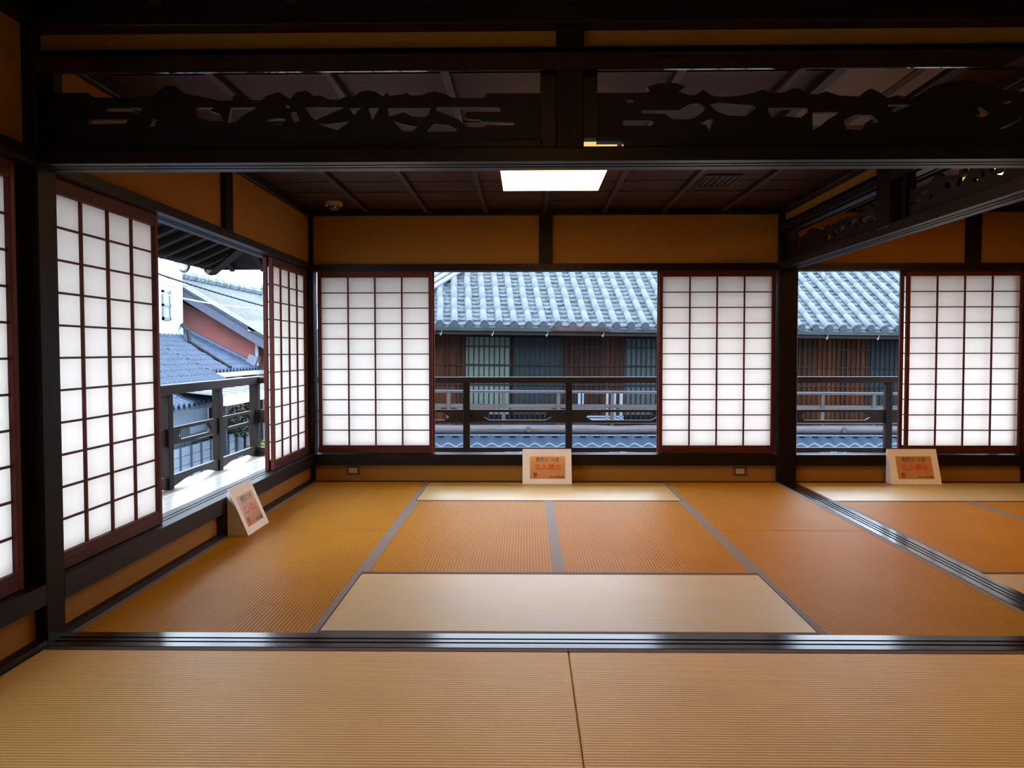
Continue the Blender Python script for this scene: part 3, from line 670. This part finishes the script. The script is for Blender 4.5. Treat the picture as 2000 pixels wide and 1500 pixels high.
for x0, x1, k in zones:
    if k in ('b', 'b2'):
        x = x0
        while x < x1-.02:
            w_ = min(.13, x1-x); MB().box(x+.003, WYL+.035, WB0, x+w_-.003, WYL+.058, WB1).build('wall_board', BR[R.randrange(3)] if k == 'b' else BR[1], bk); x += .13
    else:
        MB().box(x0+.03, WYL+.04, WB0+.35, x1-.03, WYL+.055, WB1-.12).build('window_pane', {'p': PALEW, 'g': GREYW, 'u': BLUEW}[k], bk)
        for xx in (x0, x1): MB().box(xx-.03, WYL+.03, WB0, xx+.03, WYL+.06, WB1).build('window_post', BR[1], bk)
LAT = mat('lattice_slat', (.009,.0105,.012), .7, .3, (5,5,5)); LATB = mat('lattice_slat_brown', (.022,.011,.007), .7, .3, (5,5,5))
lm_ = MB().box(-.0125, 0, WB0+.02, .0125, .03, WB1-.02).mesh('lattice_slat'); lm_.materials.append(LAT)
lm2 = lm_.copy(); lm2.materials.clear(); lm2.materials.append(LATB)
k = 0; x = XA+.05
while x < XZ:
    link('lattice_slat', lm2 if (3.0 < x < 6.5 or x < -1.6) else lm_, None, bk, loc=(x, WYL-.02, 0)); x += .1005
for z in (WB0+.06, .42, .80, 1.16): MB().box(XA, WYL-.012, z-.014, XZ, WYL+.018, z+.014).build('lattice_rail', LAT, bk)
# its balcony: handrail, posts, middle rail, log beam
AG = wood('aged_grey_timber', (.038,.033,.032), .7, 'x'); AGZ = wood('aged_grey_post', (.038,.029,.026), .7, 'z')
bl = empty('balcony', (0, .10, 0), 0, nb)
ZR = .345
MB().box(XA, -.035, ZR-.05, XZ, .035, ZR-.015).build('handrail', AG, bl); MB().box(XA, -.045, ZR-.015, XZ, .045, ZR).build('handrail_cap', mat('rail_cap', (.085,.095,.11), .5), bl)
MB().box(XA, -.012, .02, XZ, .012, .09).build('middle_rail', AG, bl)
for k in range(12):
    x = -2.95+k*1.02; MB().box(x-.033, -.03, -.33, x+.033, .03, ZR-.05).build('post', AGZ, bl)
for k in range(12):
    x = -2.95+k*1.02+.12
    MB().prism([(0,0),(.78,0),(.74,-.03),(.60,-.045),(.18,-.045),(.04,-.03)], [], -.01, .01, lambda u, v, t, x=x: (x+u, t, .018+v)).build('shaped_valance', AGZ, bl)
MB().box(XA, -.06, -.265, XZ, .5, -.235).build('ledge', AG, bl)
lg = MB(); lg.tube([(XA+i*.6, -.02+R.uniform(-.01,.01), -.375+R.uniform(-.008,.008)) for i in range(int((XZ-XA)/.6)+1)], [.085+R.uniform(-.006,.006) for _ in range(int((XZ-XA)/.6)+1)], 10)
lg.build('log_beam', wood('log', (.052,.048,.052), .6, 'x'), bl, smooth=True)
for x in (-.45, 2.45, 5.6, -2.9): MB().tube([(x,-.13,-.375),(x,-.02,-.375)], .05, 9).build('beam_stub', AGZ, bl)
# pale drying frame on the balcony
df = empty('drying_rack', tuple(nb.matrix_world @ Vector((0,0,0)))); 
PALEB = mat('pale_blue_frame', (.16,.21,.26), .5)
bpy.context.view_layer.update()
pk = nb.matrix_world @ Vector((0, .32, -.22))
df.location = pk; df.rotation_euler = nb.rotation_euler; tag(df, 'pale blue standing frame on the balcony of the house across the street', 'drying rack')
for x, w_ in ((.52,.05),(.60,.03),(1.06,.045),(1.18,.07),(1.32,.06)): MB().box(x, 0, 0, x+w_, .03, .52).build('upright', PALEB, df)
for z in (.0, .05): MB().box(.52, 0, z, 1.40, .03, z+.03).build('cross_bar', PALEB, df)
# lower pent roof of S-shaped tiles
LT = mat('blue_grey_tile', (.014,.023,.038), .5, .15, (6,6,6), .1); LE = mat('tile_rim', (.12,.16,.21), .35, .1)
lr = empty('lower_roof', (0, -.05, -.47), 0, nb)
MB().box(XA, -.02, -.02, XZ, .25, .0).build('ridge_board', mat('ridge_flat', (.06,.085,.12), .5), lr)
MB().hexa([(XA,-1.4,-.86),(XZ,-1.4,-.86),(XZ,.0,-.10),(XA,.0,-.10),(XA,-1.4,-.82),(XZ,-1.4,-.82),(XZ,.0,-.05),(XA,.0,-.05)]).build('roof_deck', LT, lr)
tp = .262; cl_ = .235
def s_tile():
    mb = MB(); n = 8
    prof = [(k/n*tp*1.04, .028*math.sin(2*math.pi*(k/n)-.6)) for k in range(n+1)]
    for (yy, zz) in ((0, .0), (-cl_*1.12, -cl_*1.12*.52+.026)):
        for (xx, h) in prof: mb.v.append((xx, yy, zz+h))
    for k in range(n): mb.f.append((k, k+1, n+2+k, n+1+k))
    b = len(mb.v)
    for (xx, h) in prof: mb.v.append((xx, -cl_*1.12, -cl_*1.12*.52+.026+h-.020))
    for k in range(n): mb.f.append((n+1+k, n+2+k, b+k+1, b+k))
    me = mb.mesh('pantile'); me.materials.append(LT); me.materials.append(LE)
    for i, p in enumerate(me.polygons): p.use_smooth = i < n; p.material_index = 0 if i < n else 1
    return me
st_ = s_tile()
for j in range(5):
    for i in range(int((XZ-XA)/tp)):
        o = link('pantile', st_, None, lr, loc=(XA+i*tp+(.13 if j % 2 else 0)*0, -.02-j*cl_, -.035-j*cl_*.52))
MB().box(XA, WYL-.1, -4.0, XZ, WYL+.1, WB0).build('lower_wall', BR[1], nb)
MB().hexa([(XA,3.6,EZ+3.6*SLP-.1),(XZ,3.6,EZ+3.6*SLP-.1),(XZ,7.5,EZ-.2),(XA,7.5,EZ-.2),(XA,3.6,EZ+3.6*SLP+.05),(XZ,3.6,EZ+3.6*SLP+.05),(XZ,7.5,EZ),(XA,7.5,EZ)]).build('rear_roof', TILED, nb)

# ground
gd = struct(MB().quad((-60,-30,-3.3),(60,-30,-3.3),(60,90,-3.3),(-60,90,-3.3)).build('floor.002', mat('street_asphalt', (.055,.057,.06), .9, .2)))
# ================================================================== HOUSES SEEN THROUGH THE LEFT WINDOW
WHW = mat('white_render', (.40,.42,.43), .8, .04); GL = mat('window_glass', (.25,.33,.42), .15); ALU = mat('grey_aluminium', (.12,.15,.17), .4)
BT = mat('blue_tile', (.028,.043,.070), .45, .2, (5,5,5), .1)
# white tower
tw = empty('white_building', (-7.9, 19.0, -3.3)); tag(tw, 'tall white rendered building with a narrow window, left of the pink gabled house', 'house')
MB().box(-3.2, -4.0, 0, 0, 1.75, 7.6).build('wall', WHW, tw); MB().box(-6, -20.0, 0, -.6, -4.0, 6.0).build('sky_blocker', mat('dark_blocker_wall', (.10,.085,.07), .9, .1), tw)  # unseen wing added to block low sky light from the left screens
a = atx(315, 566, -7.9); b = atx(331, 626, -7.9)
y0, y1, z0, z1 = a.y-19.0, b.y-19.0, b.z+3.3, a.z+3.3
wf_ = MB(); 
for q in ((y0,z0,y0+.06,z1),(y1-.06,z0,y1,z1),(y0,z0,y1,z0+.08),(y0,z1-.06,y1,z1),(y0,(z0+z1)/2-.03,y1,(z0+z1)/2+.03)): wf_.box(-.02,q[0],q[1],.05,q[2],q[3])
wf_ = wf_.build('window_frame', ALU, tw)
MB().box(-.01,y0+.06,z0+.08,.02,y1-.06,(z0+z1)/2-.03).build('pane', GL, wf_); MB().box(-.01,y0+.06,(z0+z1)/2+.03,.02,y1-.06,z1-.06).build('pane', GL, wf_)
MB().box(-.2,-4.0,4.70,.10,1.85,4.78).build('base_flashing', mat('pale_flashing', (.18,.22,.26), .5), tw)
for z in (6.15, 6.35): MB().box(-.01,-4.0,z,.012,1.76,z+.012).build('wall_joint', ALU, tw)
# pink gabled house
YG = 21.8
gh = empty('gabled_house', (-9, YG, -3.3)); tag(gh, 'house with a salmon pink gable wall and a grey tiled roof beyond the white building', 'house')
def L(v): return tuple(Vector(v)-Vector(gh.location))
Rn = aty(325, 540, YG-.5); En = aty(530, 664, YG-.5); sl_ = (Rn.z-En.z)/(En.x-Rn.x)
PINK = mat('salmon_render', (.15,.075,.07), .85, .25, (.5,.5,1.2), c2=(.30,.10,.085))
FASC = mat('grey_bargeboard', (.085,.09,.125), .7, .1)
mb = MB(); w0 = aty(300, 600, YG).x; w1 = aty(500, 700, YG).x
zt = lambda x: Rn.z - sl_*(x-Rn.x) - .30
mb.hexa([L((w0,YG,-3.3)),L((w1,YG,-3.3)),L((w1,YG+8,-3.3)),L((w0,YG+8,-3.3)),L((w0,YG,zt(w0) if w0>Rn.x else zt(Rn.x))),L((w1,YG,zt(w1))),L((w1,YG+8,zt(w1))),L((w0,YG+8,zt(Rn.x)))]).build('wall', PINK, gh)
def slab(x0, x1, y0, y1, th, dz=0):
    z = lambda x: Rn.z - sl_*(x-Rn.x) + dz
    return [L((x0,y0,z(x0)-th)),L((x1,y0,z(x1)-th)),L((x1,y1,z(x1)-th)),L((x0,y1,z(x0)-th)),L((x0,y0,z(x0))),L((x1,y0,z(x1))),L((x1,y1,z(x1))),L((x0,y1,z(x0)))]
xe = En.x+.6
MB().hexa(slab(Rn.x, xe, YG-.5, YG-.44, .33, -.06)).build('bargeboard', FASC, gh)
MB().hexa(slab(Rn.x, xe, YG-.44, YG+.1, .07, -.12)).build('soffit', FASC, gh)
rg = MB().hexa(slab(Rn.x, xe, YG-.55, YG+8.1, .08, 0)).build('roof', mat('grey_roof', (.075,.095,.115), .5, .3, (2,8,2)), gh)
MB().hexa([L((2*Rn.x-xe,YG-.55,En.z-.5)),L((Rn.x,YG-.55,Rn.z-.08)),L((Rn.x,YG+8.1,Rn.z-.08)),L((2*Rn.x-xe,YG+8.1,En.z-.5)),L((2*Rn.x-xe,YG-.55,En.z-.42)),L((Rn.x,YG-.55,Rn.z)),L((Rn.x,YG+8.1,Rn.z)),L((2*Rn.x-xe,YG+8.1,En.z-.42))]).build('far_roof_slope', mat('grey_roof_b', (.08,.10,.12), .5, .2), gh)
rb_ = MB(); y = YG-.4
while y < YG+8:
    n = 13
    rb_.bar(L((Rn.x, y, Rn.z+.03)), L((xe, y, Rn.z+.03-sl_*(xe-Rn.x))), .10, .07); y += .27
stuff(rb_.build('roof_ribs', mat('pale_roof_tile', (.095,.118,.14), .5, .25, (4,4,4)), rg))
MB().bar(L((Rn.x-.05, YG-.52, Rn.z+.08)), L((xe, YG-.52, Rn.z+.08-sl_*(xe-Rn.x))), .14, .10).build('verge_tiles', mat('pale_verge', (.26,.29,.32), .5, .1), rg)
rd = MB()
for k in range(26): rd.tube([L((Rn.x, YG-.5+k*.33, Rn.z+.12+.02*(k%2))), L((Rn.x, YG-.2+k*.33, Rn.z+.15))], .15, 8)
stuff(rd.build('ridge_tiles', mat('weathered_ridge', (.09,.11,.12), .7, .4, (3,3,3)), rg))
fe = aty(497, 575, YG+8); MB().bar(L((Rn.x, YG+7.9, Rn.z+.1)), L((Rn.x+.3, YG+8.5, Rn.z+.42)), .25, .3).build('ridge_end', mat('ridge_end_tile', (.07,.085,.10), .7), rg)
MB().box(*L((w1-.05, YG-.55, En.z+.25)), *L((w1+.45, YG-.1, En.z+.55))).build('gutter_box', mat('pale_gutter', (.26,.27,.33), .5), gh)
MB().tube([L((w1+.06, YG-.1, 1.45)), L((w1+.06, YG-.1, -2.5))], .05, 8).build('downpipe', WHW, gh)
MB().box(*L((w1+.2, YG+1, -3.3)), *L((w1+3.5, YG+2, 1.75))).build('side_wing', WHW, gh)
for k in range(3): MB().box(*L((w1+.3+k*.5, YG+.93, .5)), *L((w1+.55+k*.5, YG+1, 1.5))).build('window_pane', GL, gh)
# blue tiled roof: falls towards +x, eave runs away from the viewer
def zp(x): return .576 + .5*(-6.04-x)
br = empty('blue_roofed_house', (-7, 15, -3.3)); tag(br, 'low house with a rippled blue tiled roof and pale wall, outside the left window', 'house')
def B(v): return tuple(Vector(v)-Vector(br.location))
def tiled(x0, x1, y0, y1, name):
    mb = MB(); step = .24; col = .25; nx = int((x1-x0)/step)+1; ny = int((y1-y0)/col)
    sub = 6
    for i in range(nx):
        xa = x1 - i*step; xb = max(x0, xa-step*1.1)
        b = len(mb.v)
        for xx, up in ((xa, .030), (xb, .010)):
            for j in range(ny*sub+1):
                y = y0 + (y1-y0)*j/(ny*sub); ph = (j % sub)/sub*2*math.pi
                mb.v.append(B((xx, y, zp(xx)+up+.050*math.cos(ph))))
        n = ny*sub+1
        for j in range(n-1): mb.f.append((b+j, b+j+1, b+n+j+1, b+n+j))
        for j in range(n): p = mb.v[b+j]; mb.v.append((p[0], p[1], p[2]-.035))
        for j in range(n-1): mb.f.append((b+2*n+j, b+2*n+j+1, b+j+1, b+j))
    return stuff(mb.build(name, BT, br))
tiled(-9.0, -6.04, 17.66, YG, 'roof_tiles'); tiled(-9.0, -4.9, 12.0, 17.66, 'roof_tiles')
MB().hexa([B((-9,12,zp(-9)-.12)),B((-4.95,12,zp(-4.95)-.12)),B((-4.95,17.6,zp(-4.95)-.12)),B((-9,17.6,zp(-9)-.12)),B((-9,12,zp(-9)-.02)),B((-4.95,12,zp(-4.95)-.02)),B((-4.95,17.6,zp(-4.95)-.02)),B((-9,17.6,zp(-9)-.02))]).build('roof_deck', FASC, br)
MB().hexa([B((-9,17.6,zp(-9)-.12)),B((-6.1,17.6,zp(-6.1)-.12)),B((-6.1,YG,zp(-6.1)-.12)),B((-9,YG,zp(-9)-.12)),B((-9,17.6,zp(-9)-.02)),B((-6.1,17.6,zp(-6.1)-.02)),B((-6.1,YG,zp(-6.1)-.02)),B((-9,YG,zp(-9)-.02))]).build('roof_deck', FASC, br)
FL = mat('blue_flashing', (.10,.13,.19), .4)
MB().bar(B((-9.2,YG-.14,zp(-9.2)+.03)), B((-6.25,YG-.14,zp(-6.25)+.03)), .26, .16).build('wall_flashing', FL, br)
MB().bar(B((-6.35,YG-.14,zp(-6.35)+.12)), B((-6.1,YG-.14,zp(-6.1)+.14)), .34, .34).build('flashing_end', mat('flashing_end', (.16,.18,.23), .5), br)
MB().box(*B((-6.10,17.6,zp(-6.04)-.15)), *B((-5.94,YG,zp(-6.04)-.04))).build('gutter', mat('white_gutter', (.35,.36,.33), .5), br)
DP = mat('dark_pipe', (.012,.013,.018), .5)
MB().tube([B((-7.85,20.6,zp(-7.85)+.34)), B((-7.45,20.0,zp(-7.45)+.34)), B((-7.38,19.9,zp(-7.38)+.09)), B((-6.03,19.2,zp(-6.03)+.09))], [.06,.06,.06,.045], 8).build('roof_pipe', DP, br)
BLW = mat('pale_blue_wall', (.26,.34,.44), .8, .05)
MB().box(*B((-8.5,12.2,-3.3)), *B((-5.6,16.35,.05))).build('wall', BLW, br)
MB().box(*B((-8.5,16.35,-3.3)), *B((-6.6,YG,.45))).build('rear_wall', mat('stained_wall', (.12,.10,.11), .85, .3, (1,1,2)), br)
MB().tube([B((-5.52,16.38,-.0)), B((-5.52,16.38,-3.2))], .05, 8).build('downpipe', DP, br)
for p in ((371,788),(393,786)):
    c = atx(p[0], p[1], -5.58)
    mb = MB(); mb.tube([B((-5.6,c.y,c.z)), B((-5.45,c.y,c.z)), B((-5.42,c.y,c.z-.12))], [.10,.10,.07], 10); mb.build('vent_hood', mat('vent_grey', (.35,.42,.50), .5), br)
a = atx(334, 817, -5.6); 
gr = MB().box(*B((-5.62,a.y-.6,-.95)), *B((-5.52,a.y+.75,-.5))).build('window', mat('dark_glass', (.05,.07,.09), .3), br)
for k in range(12): MB().box(*B((-5.5,a.y-.55+k*.11,-.95)), *B((-5.48,a.y-.52+k*.11,-.5))).build('grille_bar', ALU, gr)
MB().box(*B((-5.6,14.9,-.78)), *B((-5.25,16.3,-.72))).build('window_hood', mat('pale_hood', (.25,.30,.34), .5), br)
MB().box(*B((-5.62,15.0,-1.2)), *B((-5.5,16.2,-.80))).build('window', mat('dark_glass_b', (.04,.07,.07), .3), br)
# panelled fence
fc = empty('panelled_fence', (-5.3, 17, -3.3)); tag(fc, 'pale blue panelled fence with slim posts, seen below the left railing', 'fence')
FP = mat('fence_panel', (.20,.25,.31), .7, .1, (3,3,3)); FQ = mat('fence_post', (.06,.075,.10), .6)
zf = 2.42
for y0, y1 in ((-3.6,.25),(3.1,9.0)):
    y = y0
    while y < y1:
        MB().box(-.02, y-.025, 0, .06, y+.025, zf+.02).build('fence_post', FQ, fc)
        for k in range(6):
            MB().box(-.01+R.uniform(0,.01), y+.03, zf-.19*(k+1)+.008, .03, y+.53, zf-.19*k-.004).build('panel', FP, fc)
        y += .56
    MB().box(-.01, y0, 0, .02, y1, zf-1.15).build('lower_wall', FP, fc)
MB().box(-.06, .25, 0, .10, 3.1, zf+.25).build('pier', mat('grey_pier', (.10,.12,.155), .85, .2, (2,2,2)), fc)
# canopy
cp_ = empty('canopy', (-4.7, 15.2, .1)); tag(cp_, 'small canopy with a shining white fascia behind the left railing', 'canopy')
MB().box(.42,-1.5,-.10,.50,3.4,.09).build('fascia', mat('white_fascia', (.85,.87,.88), .3), cp_)
MB().hexa([(-.9,-1.5,.22),(.44,-1.5,.08),(.44,3.4,.08),(-.9,3.4,.22),(-.9,-1.5,.26),(.44,-1.5,.12),(.44,3.4,.12),(-.9,3.4,.26)]).build('roof_sheet', mat('canopy_sheet', (.15,.16,.18), .5), cp_)
for k in range(8): MB().hexa([(-.9,-1.4+k*.62,.26),(.44,-1.4+k*.62,.12),(.44,-1.36+k*.62,.12),(-.9,-1.36+k*.62,.26),(-.9,-1.4+k*.62,.28),(.44,-1.4+k*.62,.14),(.44,-1.36+k*.62,.14),(-.9,-1.36+k*.62,.28)]).build('seam', ALU, cp_)
for y in (-1.4, 1.0): MB().box(.36,y,-3.4,.43,y+.07,-.08).build('post', DP, cp_)
MB().box(-.9,2.0,-3.4,-.8,3.4,.2).build('back_wall', mat('dim_brown', (.10,.08,.08), .8), cp_)
# shrubs
def shrub(c, rad, n, m, label):
    r = empty('shrub', (c[0], c[1], -3.3)); tag(r, label, 'shrub')
    mb = MB(); rr = random.Random(n)
    for k in range(n):
        while True:
            p = Vector((rr.uniform(-1,1), rr.uniform(-1,1), rr.uniform(-1,1)))
            if p.length < 1: break
        p = Vector((p.x*rad[0], p.y*rad[1], p.z*rad[2])) + Vector((0, 0, c[2]+3.3))
        a = Vector((rr.uniform(-1,1), rr.uniform(-1,1), rr.uniform(-.5,.5))).normalized()*.05; b = a.cross(Vector((rr.uniform(-1,1),rr.uniform(-1,1),1))).normalized()*.03
        mb.quad(p-a, p+b, p+a, p-b)
    stuff(mb.build('foliage', m, r)); MB().tube([(0,0,0),(0,0,c[2]+3.0)], .03, 6).build('stem', DP, r)
LEAF = mat('leaf', (.03,.055,.02), .5, .4, (8,8,8)); LEAF2 = mat('leaf_bright', (.07,.13,.02), .5, .4, (8,8,8))
c = atx(478, 812, -4.9); shrub((c.x, c.y, c.z-.1), (.35,.9,.42), 700, LEAF, 'dark leafy shrub under the white canopy')
c = atx(510, 872, -3.9); shrub((c.x, c.y, c.z-.1), (.3,.8,.25), 500, LEAF2, 'bright green low shrub at the foot of the fence')
# overhead cables
def cable(p, q, sag, r, m, label):
    o = empty('power_cable', p); tag(o, label, 'cable')
    p = Vector(p); q = Vector(q)
    MB().tube([(q-p)*(k/16) - Vector((0,0,sag*4*(k/16)*(1-k/16))) for k in range(17)], r, 6).build('wire', m, o)
cable(aty(230, 507, 7.5), aty(600, 618, 11.5), .05, .012, DP, 'dark overhead cable sloping across the view of the left window')
cable(aty(230, 548, 9.5), aty(640, 594, 13.5), .22, .010, mat('pale_cable', (.75,.75,.72), .5), 'pale thin overhead cable sagging across the pink gable')
an = empty('roof_antenna', tuple(aty(426, 545, 30))); tag(an, 'small roof antenna against the white sky under the eave', 'antenna')
MB().tube([(0,0,0),(0,0,.75)], .02, 6).build('mast', ALU, an); MB().box(-.10,-.02,.42,.16,.02,.62).build('receiver', DP, an)
